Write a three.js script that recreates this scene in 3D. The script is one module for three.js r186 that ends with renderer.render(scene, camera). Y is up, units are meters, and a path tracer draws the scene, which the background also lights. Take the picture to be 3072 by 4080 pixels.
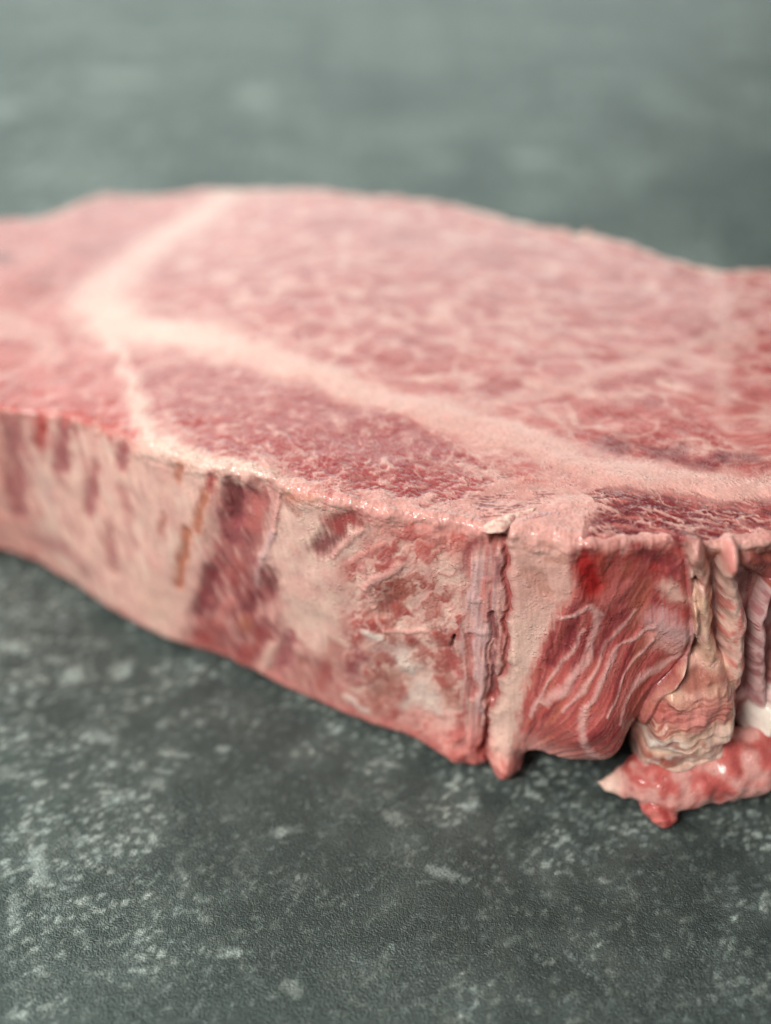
import * as THREE from 'three';
import { RectAreaLightUniformsLib } from 'three/addons/lights/RectAreaLightUniformsLib.js';
import { RoundedBoxGeometry } from 'three/addons/geometries/RoundedBoxGeometry.js';
import { createNoise3D } from 'simplex-noise';

// ---------------------------------------------------------------- camera, room light, lamps, exposure
const scene = new THREE.Scene();
const camera = new THREE.PerspectiveCamera(55, 771 / 1024, 0.01, 20);
camera.position.set(0, 0.10445, 0.085);
camera.rotation.set(THREE.MathUtils.degToRad(-36), 0, 0);
camera.focus = 0.113;
camera.userData.fStop = 7;
scene.background = new THREE.Color(0.2, 0.204, 0.204);
const renderer = new THREE.WebGLRenderer({ antialias: true });
renderer.toneMapping = THREE.LinearToneMapping;
renderer.toneMappingExposure = 0.97;
renderer.shadowMap.enabled = true;
RectAreaLightUniformsLib.init();

function softbox(name, label, pos, target, w, h, color, intensity) {
  const o = new THREE.Group();
  o.name = name;
  o.position.set(...pos);
  o.lookAt(...target);
  o.userData = { label, category: 'softbox' };
  const shell = new THREE.Mesh(new RoundedBoxGeometry(w + 0.06, h + 0.06, 0.08, 3, 0.015), new THREE.MeshStandardMaterial({ color: 0x161616, roughness: 0.7 }));
  shell.name = 'housing';
  shell.position.z = -0.06;
  const face = new THREE.Mesh(new THREE.PlaneGeometry(w, h), new THREE.MeshStandardMaterial({ color: 0xdddddd, emissive: color, emissiveIntensity: intensity * 0.35, roughness: 0.9 }));
  face.name = 'diffuser_lamp';
  face.position.z = -0.012;
  shell.castShadow = shell.receiveShadow = face.receiveShadow = true;
  const lamp = new THREE.RectAreaLight(color, intensity, w, h);
  lamp.rotation.y = Math.PI;                       // a RectAreaLight shines along its own -z
  o.add(shell, face, lamp);
  scene.add(o);
  return o;
}
softbox('softbox_lamp', 'small bright softbox lamp hanging left of and slightly behind the raw steak', [-0.6, 0.52, -0.14], [0, 0.02, -0.03], 0.3, 0.3, new THREE.Color(1, 0.985, 0.955), 8);
softbox('softbox_lamp_001', 'long dim softbox lamp standing on the table far behind the steak', [-0.3, 0.7, -1.75], [0, 0.02, -0.1], 2.2, 0.9, new THREE.Color(0.88, 1, 0.945), 1.75);
softbox('softbox_lamp_002', 'small bright softbox lamp hanging in front and left of the steak', [-0.32, 0.5, 0.36], [0, 0.02, 0], 0.2, 0.2, new THREE.Color(1, 0.98, 0.96), 34);

// ---------------------------------------------------------------- helpers
function rng(seed) {
  let a = seed >>> 0;
  return () => { a = (a + 0x6d2b79f5) | 0; let t = Math.imul(a ^ (a >>> 15), 1 | a); t = (t + Math.imul(t ^ (t >>> 7), 61 | t)) ^ t; return ((t ^ (t >>> 14)) >>> 0) / 4294967296; };
}
const N3 = createNoise3D(rng(7));
const clamp = (x, a = 0, b = 1) => (x < a ? a : x > b ? b : x);
const ss = (a, b, x) => { const t = clamp((x - a) / (b - a)); return t * t * (3 - 2 * t); };
const lerp = (a, b, t) => a + (b - a) * t;
const fbm = (x, y, z, o = 3) => { let s = 0, a = 0.5; for (let i = 0; i < o; i++) { s += a * N3(x, y, z); x = x * 2.03 + 11.3; y = y * 2.03 - 7.1; z = z * 2.03 + 3.7; a *= 0.5; } return s; };
const ridge = (x, y, z) => 1 - Math.abs(N3(x, y, z));
const hex = (h) => new THREE.Color(h).toArray();
const mix = (c, d, t) => { if (t <= 0) return; c[0] += (d[0] - c[0]) * t; c[1] += (d[1] - c[1]) * t; c[2] += (d[2] - c[2]) * t; };
function segDist(px, py, ax, ay, bx, by) {
  const dx = bx - ax, dy = by - ay, t = clamp(((px - ax) * dx + (py - ay) * dy) / (dx * dx + dy * dy));
  return Math.hypot(px - ax - dx * t, py - ay - dy * t);
}
// nearest distance to a polyline of [x, y, width] points, divided by the width there
function lineRel(px, py, pts) {
  let best = 1e9;
  for (let i = 0; i + 1 < pts.length; i++) {
    const a = pts[i], b = pts[i + 1], dx = b[0] - a[0], dy = b[1] - a[1];
    const t = clamp(((px - a[0]) * dx + (py - a[1]) * dy) / (dx * dx + dy * dy));
    const d = Math.hypot(px - a[0] - dx * t, py - a[1] - dy * t) / lerp(a[2], b[2], t);
    if (d < best) best = d;
  }
  return best;
}
function polyDist(px, py, pts) {                     // signed, negative inside
  let d = 1e9, inside = false;
  for (let i = 0, j = pts.length - 1; i < pts.length; j = i++) {
    const a = pts[i], b = pts[j];
    d = Math.min(d, segDist(px, py, a[0], a[1], b[0], b[1]));
    if ((a[1] > py) !== (b[1] > py) && px < ((b[0] - a[0]) * (py - a[1])) / (b[1] - a[1]) + a[0]) inside = !inside;
  }
  return inside ? -d : d;
}
// the same line with its corners rounded off
const smooth = (pts, k = 6) => { const c = new THREE.CatmullRomCurve3(pts.map((p) => new THREE.Vector3(...p)), false, 'centripetal'); return c.getPoints((pts.length - 1) * k).map((p) => p.toArray()); };
const interp = (x, pts) => {
  if (x <= pts[0][0]) return pts[0][1];
  for (let i = 1; i < pts.length; i++) if (x <= pts[i][0]) return lerp(pts[i - 1][1], pts[i][1], (x - pts[i - 1][0]) / (pts[i][0] - pts[i - 1][0]));
  return pts[pts.length - 1][1];
};

// ---------------------------------------------------------------- outline of the steak, millimetres seen from above
const topY = (x) => 40 - 5.5 * ss(0, -60, x);
const rimFront = [[-54.6, -36.3], [-50.2, -34.9], [-46.4, -33.3], [-42.8, -32.1], [-39.8, -30.5], [-36.6, -27.7], [-33.5, -24.7], [-29.8, -21.6], [-26.2, -18.7], [-23.5, -16.3], [-21, -15], [-18, -13.9], [-15.1, -12.5], [-12.7, -10.7], [-10.4, -9], [-7, -7.1], [-3.8, -5.7], [-0.7, -4.4], [2.4, -3.5], [5.5, -2.6], [8.5, -1.8], [11, -1], [13.4, 0], [15.9, 0.4], [18.3, 0.8], [20.2, 1.3], [22.2, 1.6], [25.2, 1.3], [28.3, 0.9], [30.3, 0.9], [32.2, 1.3], [34.9, 2.1], [37.9, 2.1], [41.4, 1.5]];
const rimRest = [[50, -1], [61, -8], [71, -21], [77, -38], [77, -56], [72, -70], [65.5, -74.8], [56.9, -73.8], [51.7, -77.9], [46.4, -83.3], [42.4, -87.8], [35.4, -91.3], [27.5, -96.2], [19.4, -102.5], [10.7, -109.3], [1.6, -111.5], [-6.8, -114.2], [-12.7, -118.4], [-22.6, -121.9], [-30.8, -124.5], [-39.5, -129], [-50.4, -127.8], [-58.1, -130.4], [-63.8, -128.9], [-68.5, -120], [-73.8, -114.9], [-79.4, -114.4], [-90, -107], [-97, -92], [-98, -75], [-91, -60], [-80, -49], [-66, -41]];
const botFront = [[-75, -47], [-65.5, -45.5], [-61, -43.7], [-56.4, -41.2], [-51.6, -37.4], [-46.8, -33.1], [-42.3, -29.6], [-38.1, -26.7], [-34, -24.1], [-30.2, -22.1], [-26.5, -20.7], [-22.8, -19.2], [-19.2, -16.8], [-15.6, -14.5], [-8.7, -10.1], [-2.1, -6.7], [4.2, -4.3], [6.7, -3.1], [9.1, -1.4], [12.7, -0.2], [15.4, 0.4], [25, 0.6], [45, 0.6]];
const loop = new THREE.CatmullRomCurve3([...rimFront, ...rimRest].map(([x, z]) => new THREE.Vector3(x, 0, z)), true, 'catmullrom', 0.5);
const nFront = rimFront.length, nAll = nFront + rimRest.length;
// stations along the outline: fine along the front that the picture shows sharply, coarse round the back
const stations = [];
{
  const probe = [];
  for (let i = 0; i <= 6000; i++) probe.push(loop.getPoint(i / 6000));
  let need = 0;
  for (let i = 0; i < 6000; i++) {
    const a = probe[i], b = probe[i + 1], seg = a.distanceTo(b);
    const front = a.z > -48 && a.x < 47, step = front ? lerp(lerp(0.095, 0.125, ss(4, -8, a.x)), 0.26, ss(-18, -46, a.x)) : a.z < -70 ? 0.75 : 1.4;
    need += seg / step;
    if (need >= 1 || i === 0) { stations.push(i / 6000); need -= need >= 1 ? 1 : 0; }
  }
}
const NU = stations.length;
const rim = stations.map((t) => loop.getPoint(t));
const nrm = rim.map((_, i) => { const a = rim[(i + NU - 4) % NU], b = rim[(i + 4) % NU]; return new THREE.Vector2(-(b.z - a.z), b.x - a.x).normalize(); });   // outward (x, z)
{ const s = []; for (let k = 0; k < 3; k++) { nrm.forEach((n, i) => { s[i] = n.clone().add(nrm[(i + 6) % NU]).add(nrm[(i + NU - 6) % NU]).normalize(); }); s.forEach((n, i) => nrm[i].copy(n)); } }
// a calmer direction for pushing the relief out, averaged over a few millimetres of outline
const calm = nrm.map((_, i) => { const v = new THREE.Vector2(); for (let k = -60; k <= 60; k += 4) { const j = (i + k + NU) % NU, w = Math.exp(-((rim[i].distanceTo(rim[j]) / 3.2) ** 2)); v.addScaledVector(nrm[j], w); } return v.normalize(); });
const arc = [0];
for (let i = 1; i < NU; i++) arc.push(arc[i - 1] + rim[i].distanceTo(rim[i - 1]));

// ---------------------------------------------------------------- colours of raw meat
const C = {
  fat: hex('#e2b6a5'), cream: hex('#ebc9b6'), rose: hex('#d99f94'), pink: hex('#cb7a72'), lean: hex('#a84541'), mauve: hex('#9a4e51'), dark: hex('#74282d'), deep: hex('#56191e'),
  red: hex('#9a1d1d'), orange: hex('#b4694f'), brown: hex('#a05749'), tendon: hex('#cfa5a0'), white: hex('#ecdccd'), yellow: hex('#e0b49a'), salmon: hex('#d0746b'), grey: hex('#cda79d'),
};

// ---------------------------------------------------------------- the cut face on top (x, z in mm); returns part, colour, lift
const seamA = smooth([[-28, -134, 2], [-32.6, -123, 2.6], [-39.9, -104.5, 3], [-45.5, -93.2, 3.2], [-48.6, -83.8, 3.4], [-49, -75.6, 3.6], [-47.4, -68, 3.6], [-43.4, -61.5, 3.6], [-38.2, -58, 3.6], [-33.2, -55.8, 3.5], [-28, -52.6, 3.2], [-23.2, -49.4, 2.6], [-17, -43.8, 2.1], [-11.9, -38.6, 1.8], [-5.9, -33.6, 1.8], [-0.8, -30, 1.9], [4.1, -26.8, 2], [9.9, -23.2, 2.3], [15.4, -19.6, 2.6], [20.7, -15.6, 2.6], [25.9, -12.4, 2.3], [33.5, -10, 1.8], [39.1, -8.8, 1.6], [46, -8.4, 1.6], [60, -14, 1.6]], 4);
const seamB = smooth([[-48, -68, 2.2], [-45, -60.5, 2], [-41.5, -52.9, 1.5], [-38.3, -44.5, 1.2], [-35.6, -36.9, 1.1], [-32.4, -29.2, 1.4], [-28, -21.8, 2.2]]);
const seamD = [[8, -27, 1.6], [17.6, -29.4, 1.5], [26.2, -33.2, 1.4], [32.8, -37.9, 1.6], [42, -43, 1.8], [54, -52, 1.6]];
const seamE = [[54.2, -70, 1.6], [54, -64, 1.6], [49.4, -44.3, 1.3], [43.7, -27, 1]];
const seamF = [[13.2, -9, 1], [17, -8.5, 1.4], [21.5, -7.5, 1.4], [21.5, -3, 1.3], [19.5, 1, 1.2]];
const nearRight = [[22.6, -7.4], [26.7, -8.7], [34.4, -7.8], [38.3, -6.7], [46, -6.4], [58, -12], [58, 4], [41.8, 0.4], [33.5, 0.3], [28.8, -0.8], [24, 0.6], [20.8, 1.4], [21.6, -2.3], [23.4, -4.8]];
const nearLeft = [[-36.2, -44], [-27.8, -45], [-18, -41.5], [-8.5, -35.5], [-1.4, -30.7], [0.9, -27], [4.6, -23.4], [9, -18], [13, -12.9], [14.6, -9.6], [8.9, -6.2], [0.9, -6.4], [-7.3, -9], [-15.3, -13.2], [-23.6, -19.6], [-30.7, -29.4], [-34.7, -36.7]];
const topSpots = [[47.1, -53.7, 4, 'lean'], [28.3, -17.9, 2.4, 'dark'], [34.9, -15.8, 2.6, 'dark'], [39.2, -13.2, 2.2, 'dark'], [43, -13.9, 2.4, 'dark'], [44.5, -27, 2.5, 'lean'], [-39.8, -81.6, 3.4, 'lean'], [-9.9, -97.3, 5, 'lean'], [4, -88.9, 4, 'lean'], [17.3, -77.9, 5, 'lean'], [1.1, -40, 2.5, 'lean'], [15.4, -31.9, 2.2, 'lean'], [-72.5, -92, 3.5, 'dark'], [-55.9, -96.2, 5, 'lean'], [30, -26, 3, 'lean'], [38, -22, 2.6, 'lean']];
const paleSpots = [[-28.2, -75.8, 4], [-16.3, -68.3, 5], [23.5, -31.5, 2], [33, -30, 3], [9, -55, 5], [24, -48, 5], [-4, -58, 5]];
function topPaint(x, z, inset) {
  const wx = x + 1.3 * N3(x / 9, z / 9, 1.5) + 0.45 * N3(x / 2.6, z / 2.6, 8.1), wz = z + 1.3 * N3(x / 9, z / 9, 21.5) + 0.45 * N3(x / 2.6, z / 2.6, 28.1);
  const c = C.pink.slice(); mix(c, C.lean, 0.5); const fine = N3(x / 0.55, z / 0.55, 3), mid = fbm(x / 3.2, z / 3.2, 5.5, 3);
  let part = 'eye_muscle', lift = 0.35 * fbm(x / 14, z / 14, 44, 2) + 0.1 * mid + 0.035 * fine, fat = 0;
  const dr = polyDist(wx, wz, nearRight), dl = polyDist(wx, wz, nearLeft) + ss(-34, -20, z) * (2.6 * fbm(x / 4, z / 2.4, 63, 3) + 0.5);
  const left = wx < -26 && (wz > -71 ? wx < interp(-wz, [[22, -28], [29, -32.4], [37, -35.6], [44.5, -38.3], [53, -41.5], [62, -44.9], [72, -47.3]]) : wx < interp(-wz, [[72, -47.3], [81, -47.1], [89, -44.3], [105, -39.5], [123, -32.6]]));
  if (dr < 0) {
    part = 'streaked_muscle';
    const q = x * 0.97 + z * 0.24, r = -x * 0.24 + z * 0.97;
    mix(c, C.dark, 0.95); mix(c, C.red, 0.25 * ss(-0.1, 0.5, N3(q / 3, r / 1.2, 9)));
    const st = ridge(q / 5 + 0.6 * mid, r / 1.7 + 0.6 * mid, 14.2), st2 = ridge(q / 2.4 + 0.4 * mid, r / 1 + 0.4 * mid, 31), many = ss(-0.3, 0.3, fbm(q / 6, r / 2.6, 33, 2));
    fat = (0.85 * ss(0.72, 0.98, st) + 0.6 * ss(0.82, 0.98, st2)) * (0.15 + 0.85 * many);
    mix(c, C.salmon, 0.55 * ss(0, 0.4, fbm(q / 5, r / 2, 35, 2)));
    mix(c, C.deep, 0.5 * ss(0.1, 0.6, N3(q / 2, r / 0.9, 77)));
    lift += -0.12 + 0.16 * fat;
  } else if (dl < 0) {
    part = 'marbled_muscle';
    mix(c, C.mauve, ss(-40, 0, x) * 0.4 + 0.35); mix(c, C.lean, 0.45);
    const near = ss(-26, -9, z), f = lerp(2.3, 1.25, near);
    const gate = ss(-0.35, 0.3, fbm(x / 3.6, z / 3, 62, 2)), net = fbm(x / (f * 1.3) + 0.5 * mid, z / (f * 0.8), 61, 3), net2 = ridge(x / (f * 2.6) + 0.6 * mid, z / (f * 1.7) + 0.5 * mid, 64);
    fat = lerp(0.5, 0.8, near) * ss(0.02, 0.4, net) * gate + 0.5 * ss(0.8, 0.98, net2) * (0.4 + 0.6 * gate) + 0.3 * ss(0.1, 0.6, fbm(x / 5, z / 5, 90, 2));
    mix(c, C.dark, near * 0.35 * ss(0, 0.5, N3(x / 2.2, z / 1.4, 12)));
    fat = Math.max(fat, 0.9 * ss(-1.1, 0.1, dl + 0.6 * mid));
    lift += -0.1 + 0.15 * Math.min(1, fat);
  } else if (left) {
    part = 'cap_muscle';
    mix(c, C.salmon, 0.5); mix(c, C.lean, 0.65 * ss(-0.3, 0.3, fbm(x / 9, z / 9, 71, 3)));
    fat = 0.5 * ss(1.4, 0.4, lineRel(wx, wz, [[-75, -72, 3], [-63.9, -65.5, 3], [-55.7, -58.5, 2.6], [-49.8, -50.6, 1.5]])) + 0.35 * ss(0.75, 0.97, ridge(x / 7, z / 7, 73));
    for (const q of topSpots) { const d = Math.hypot((wx - q[0]) * 0.72, wz - q[1]); if (q[0] < -50 && d < q[2] * 1.4) { const k = ss(q[2] * 1.3, q[2] * 0.3, d + mid); mix(c, C[q[3]], 0.8 * k); fat *= 1 - k; } }
  } else {
    mix(c, C.lean, 0.9 * ss(-0.15, 0.3, fbm(x / 9, z / 7, 51, 3)));
    mix(c, C.salmon, 0.3 * ss(-70, -110, z));
    const sharp = ss(-34, -14, z);
    fat = 0.55 * ss(0.7, 0.97, ridge(wx / 8, wz / 7, 53)) + 0.5 * ss(0.05, 0.45, fbm(x / 9, z / 6.5, 57, 3)) + 0.35 * sharp * ss(0.7, 0.95, ridge(x / 2, z / 1.4, 58));
    for (const s of topSpots) { const d = Math.hypot((wx - s[0]) * 0.72, wz - s[1]); if (d < s[2] * 1.4) { const k = ss(s[2] * 1.3, s[2] * 0.3, d + mid); mix(c, C[s[3]], 0.75 * k); fat *= 1 - 0.8 * k; } }
    for (const s of paleSpots) { const d = Math.hypot(wx - s[0], wz - s[1]); fat += 0.45 * ss(s[2], 0, d); }
  }
  if (part !== 'streaked_muscle' && part !== 'marbled_muscle') {
    // pale band between the sharp muscles and the rim
    const band = ss(-11, -5, wz) * ss(-16, -8, x) * ss(46, 38, x);
    if (band > 0) {
      mix(c, C.rose, 0.9 * band); fat = lerp(fat, 0.35 + 0.35 * mid, band);
      const st = ridge(x / 2.2, z / 0.7, 36), where = ss(-0.15, 0.3, N3(x / 5, z / 2.4, 39)) * ss(-10, 2, x) * ss(23, 20, x) * ss(0.9, 2.2, inset);
      if (where > 0 && dl < 6) { mix(c, C.dark, 0.8 * where * ss(0.85, 0.5, st)); fat *= 1 - 0.7 * where * ss(0.85, 0.5, st); }
      if (band > 0.5) part = 'rim_fat';
    }
  }
  const s = Math.min(lineRel(wx, wz, seamA), 0.55 + lineRel(wx, wz, seamB));
  const minor = 0.35 * fbm(x / 7, z / 7, 98, 2) + Math.min(lineRel(wx, wz, seamD), lineRel(wx, wz, seamE), lineRel(wx, wz, seamF));
  const seam = ss(1.7, 0.2, s + 0.4 * mid);
  fat = Math.max(fat, 0.6 * ss(1.9, 0.2, minor + 0.5 * mid));
  fat = clamp(fat);
  mix(c, C.rose, fat * 0.8); mix(c, C.fat, fat * 0.35);
  const halo = ss(2.9, 0.8, s + 0.6 * mid);
  mix(c, C.rose, 0.6 * halo);
  if (seam > 0) { mix(c, C.fat, seam * 0.95); mix(c, C.rose, seam * (0.42 + 0.35 * ss(-20, 15, x) + 0.35 * mid)); mix(c, C.cream, seam * 0.5 * ss(-14, -34, x) * ss(-80, -66, z)); lift = lerp(lift, lift + 0.22, seam); if (seam > 0.5) part = 'fat_seam'; }
  const edge = ss(3.4, 1.6, inset + 1.4 * mid) * (z < -45 ? 1 : ss(-34, -28, x) * ss(-8, -18, x));
  if (edge > 0) { mix(c, C.cream, edge * 0.85); if (edge > 0.5) part = 'rim_fat'; }
  const v = 1 + 0.1 * fine + 0.14 * mid; c[0] *= v; c[1] *= v * (1 + 0.03 * fine); c[2] *= v;
  lift += (0.008 + 0.012 * ss(7, 1.5, inset)) * N3(x / 0.36, z / 0.36, 6);
  return { part, c, lift: lift * lerp(1, 0.4, ss(5, 16, inset)) };
}

// ---------------------------------------------------------------- the cut side (x along it, y up, in mm); returns part, colour, push (outwards)
const edge1 = [[0, -30.5], [2, -29.9], [8.9, -27.7], [15.7, -26.3], [23, -23.6], [29.1, -22], [37, -20.2], [42, -19.5]];       // y -> x
const edge2 = [[0, -18.6], [2, -18.3], [8, -15.2], [13.7, -13.9], [19, -13.2], [23.4, -13.2], [26.5, -15.2], [32.3, -14], [36.6, -13], [42, -12]];
const edge3 = [[0, -6], [9, -5.5], [16, -5.6], [25, -4.4], [31, -4.8], [33, -2.5], [39, -1], [42, -1]];
const edge4 = [[0, 12.4], [5, 11.6], [13, 9.6], [22, 9.4], [30, 9], [36, 9.4], [41, 11.5]];
const groove = [[13.2, 2], [12.9, 8.5], [13.1, 12.4], [13.6, 15.6], [14.1, 19], [14.1, 26.7], [13.8, 32.4], [13.2, 36.1], [12.6, 41]].map(([x, y]) => [y, x]);
const colRight = [[0, 15.5], [3, 16.2], [7.9, 16.5], [13.2, 16.6], [18, 17], [22.2, 17.6], [26, 18.4], [29.4, 19.3], [32, 20.6], [34, 20.8], [39, 20.4], [42, 20]];
const redEdge = [[0, 30.4], [5, 30.6], [11.6, 31.2], [15, 31.8], [19, 33], [21, 34.4], [23.5, 35.3], [26, 35.4], [29, 34.9], [31.4, 34.3], [34, 33.7], [37.5, 32.7], [40, 31.9], [42, 31.4]];
const fascia = [
  [[19.3, 16.6, 0.3], [21.6, 20.4, 0.35], [23.3, 25.2, 0.4], [24.1, 29.7, 0.4], [23, 31, 0.3], [19.8, 28.9, 0.2]],
  [[23.2, 18.5, 0.2], [24.5, 21.4, 0.3], [26.7, 25.5, 0.25], [29, 26.5, 0.25], [30.7, 28.4, 0.2]],
  [[27.3, 16.2, 0.22], [28.3, 18.8, 0.3], [29.9, 20.7, 0.45], [32.4, 21.7, 0.5], [34.4, 23.8, 0.4]],
  [[23.2, 18.4, 0.25], [23.2, 16.6, 0.3], [23.3, 13.5, 0.4], [24.6, 10.6, 0.5], [25.7, 9.8, 0.4]],
  [[21.2, 17, 0.15], [23.6, 22, 0.2], [25.4, 26, 0.2], [28.5, 30, 0.15]],
  [[25.5, 17.5, 0.15], [27.6, 22, 0.2], [31, 26, 0.25]],
  [[18, 13, 0.2], [19.4, 19, 0.2], [21.5, 25, 0.2], [22.6, 28, 0.15]],
];
// soft brush strokes: x0, y0, x1, y1, half width, colour, strength, push
const strokes = [
  [-47.3, 36, -49.4, 29.5, 1.1, 'lean', 0.9, -0.2], [-47.2, 36, -48.2, 33, 0.7, 'red', 0.5, 0], [-53, 32, -57, 14, 1.8, 'mauve', 0.75, -0.3], [-44.4, 33.8, -46.4, 26.5, 1.3, 'mauve', 0.85, -0.2], [-34.7, 34.6, -35.5, 31.5, 1, 'mauve', 0.9, -0.2],
  [-40.3, 29, -43.2, 20, 1, 'mauve', 0.8, -0.2], [-36.2, 27, -35.4, 24.8, 1, 'mauve', 0.6, -0.1], [-29.3, 26.4, -30.2, 23.8, 0.8, 'brown', 0.6, -0.1], [-25.5, 38, -26.4, 34.2, 0.8, 'orange', 0.8, -0.1], [-26, 25.6, -28.9, 14.8, 0.85, 'orange', 0.95, -0.2],
  [-39.7, 19.2, -40.5, 11, 1, 'mauve', 0.65, -0.15], [-55, 8, -49, 11, 1.6, 'mauve', 0.5, 0], [-46.4, 9, -45.8, 6.5, 1.4, 'mauve', 0.4, 0], [-38, 36.5, -41, 35.6, 1, 'salmon', 0.7, 0], [-51, 24, -50, 20, 1.2, 'grey', 0.5, 0], [-33, 11, -34, 5, 2, 'yellow', 0.25, 0],
  [-20.6, 38.6, -22, 35, 0.9, 'lean', 0.9, -0.1], [-22.3, 34, -24.6, 27, 0.8, 'orange', 0.9, -0.15], [-18.2, 36.5, -18.8, 31.5, 1.3, 'deep', 0.75, -0.4], [-18.5, 31, -19.3, 27.5, 1.2, 'mauve', 0.7, -0.2], [-14, 24.4, -14.5, 21.5, 1, 'deep', 0.55, -0.3], [-22.8, 20.5, -26.5, 10, 1.1, 'dark', 0.8, -0.3],
  [-18.8, 13.5, -19.2, 11.5, 0.9, 'orange', 0.7, 0], [-17.2, 18.5, -18, 15.5, 1.1, 'dark', 0.6, -0.2], [-20.5, 16.5, -23.5, 9.5, 0.8, 'pink', 0.7, 0.1], [-18.8, 24, -20, 20, 1, 'lean', 0.5, 0], [-16.5, 12, -21, 3, 0.8, 'lean', 0.6, 0], [-24, 9, -27, 4, 1.2, 'lean', 0.6, 0], [-15.6, 35, -16.4, 31, 0.8, 'salmon', 0.6, 0],
  [-12.5, 37.8, -13.4, 31.6, 0.35, 'rose', 0.9, 0.25], [-13.4, 31.6, -15.2, 26.5, 0.5, 'tendon', 0.9, 0.2], [-15.2, 26.5, -16.5, 21, 0.5, 'tendon', 0.5, 0.1], [-11.5, 38.2, -8.4, 39.2, 0.8, 'orange', 0.8, 0], [-11.5, 36.6, -10.4, 36, 0.6, 'brown', 0.4, 0],
  [-7.9, 31.6, -4.2, 37.4, 1.3, 'dark', 0.85, -0.3], [-6, 36, -3, 38.6, 1.2, 'lean', 0.7, 0], [-6.2, 31.4, -2.8, 36.4, 0.4, 'rose', 0.8, 0.15], [-4.2, 31, -0.4, 35, 0.4, 'pink', 0.6, 0.1], [-2.2, 28, 1.6, 32.3, 0.55, 'rose', 0.95, 0.2], [-0.9, 24, 2.1, 29.4, 1.2, 'brown', 0.75, -0.25],
  [-0.3, 25.2, 0.8, 26.6, 0.6, 'dark', 0.6, -0.1], [-2.6, 31, -1.4, 24.6, 0.35, 'rose', 0.8, 0.15], [-1.4, 24.6, 0.1, 21.4, 0.35, 'rose', 0.8, 0.15], [0.1, 21.4, 5.2, 23.1, 0.4, 'rose', 0.8, 0.15], [3, 21, 6, 19.5, 0.6, 'lean', 0.6, 0], [6.5, 23.5, 8.4, 18, 0.9, 'lean', 0.7, -0.15], [7.4, 16, 8.6, 12, 0.9, 'brown', 0.6, 0],
  [-12, 14.6, -15, 5.4, 0.8, 'mauve', 0.85, -0.2], [-15.4, 10, -17.8, 3.4, 0.75, 'fat', 0.85, 0.2], [-10.6, 11, -12, 5, 0.7, 'brown', 0.45, 0], [-6.6, 16.2, -9, 6, 1, 'lean', 0.7, 0], [-3, 15.4, -4, 11, 1.3, 'mauve', 0.7, 0], [1, 13.6, -1, 6.5, 1.5, 'brown', 0.65, 0], [4.8, 13.6, 6.2, 10, 1.5, 'white', 0.6, 0.1], [3.6, 10.6, 2.4, 8.4, 0.9, 'white', 0.45, 0],
  [-1.9, 20.4, -0.4, 20, 0.55, 'white', 0.8, 0.1], [-1, 18.8, 0.8, 18.4, 1, 'grey', 0.6, 0], [-5, 6.4, -2.6, 4.8, 0.6, 'white', 0.6, 0.1], [2.5, 17.4, 3.2, 16, 1.2, 'white', 0.75, 0.15], [-9.6, 21, -8, 15, 1.5, 'cream', 0.4, 0], [8.5, 23.6, 8.3, 22.4, 0.16, 'deep', 1, -0.9], [8.2, 22, 8, 21.2, 0.3, 'dark', 0.8, -0.4],
  [12.5, 28, 13.1, 14, 0.55, 'dark', 0.85, -0.6], [12.4, 35.6, 12.2, 33, 0.6, 'mauve', 0.6, 0], [10.7, 35.3, 10.3, 30, 0.6, 'tendon', 0.9, 0.16], [10.3, 30, 11.3, 25, 0.65, 'tendon', 0.95, 0.16], [11.3, 25, 12.2, 12, 0.55, 'tendon', 0.85, 0.16], [12.1, 27, 12.4, 20, 0.2, 'tendon', 0.7, 0.25], [12.7, 24, 12.9, 12, 0.2, 'rose', 0.7, 0.3], [11.4, 33, 11.9, 27, 0.5, 'pink', 0.6, 0.2], [10.2, 24, 10.9, 14, 0.45, 'lean', 0.6, -0.3], [9.6, 38, 9.2, 34, 0.6, 'mauve', 0.5, -0.1],
  [16.6, 34.6, 18, 32.4, 1, 'orange', 0.35, -0.2], [21.8, 37.6, 22.8, 33.6, 1.25, 'red', 0.95, -0.35], [22.6, 36, 23.6, 34, 0.8, 'red', 0.8, -0.2], [26.6, 39.4, 28.4, 39, 0.4, 'red', 0.8, -0.1], [28.4, 37.8, 31, 36.6, 1, 'dark', 0.8, -0.25], [29.6, 36, 30.6, 34.4, 0.7, 'red', 0.45, -0.1], [31.6, 33.4, 33.4, 31.4, 0.9, 'fat', 0.75, 0.1], [33, 31.2, 33.9, 28.6, 0.7, 'lean', 0.8, -0.1],
  [31.2, 28.6, 34.4, 26.6, 1.5, 'tendon', 0.8, 0.45], [31, 26.2, 33.6, 24.8, 1, 'rose', 0.7, 0.3], [24.6, 31.6, 27, 33.6, 1, 'salmon', 0.6, 0.1], [19.6, 22.6, 21.6, 27.4, 0.8, 'dark', 0.85, -0.15], [24.4, 25, 26.6, 29, 0.8, 'dark', 0.6, -0.1], [24.6, 13, 26.6, 16, 0.9, 'dark', 0.6, -0.1], [28.6, 18, 31.4, 20, 0.6, 'lean', 0.5, -0.1],
];
const F0 = [16, -1];
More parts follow.
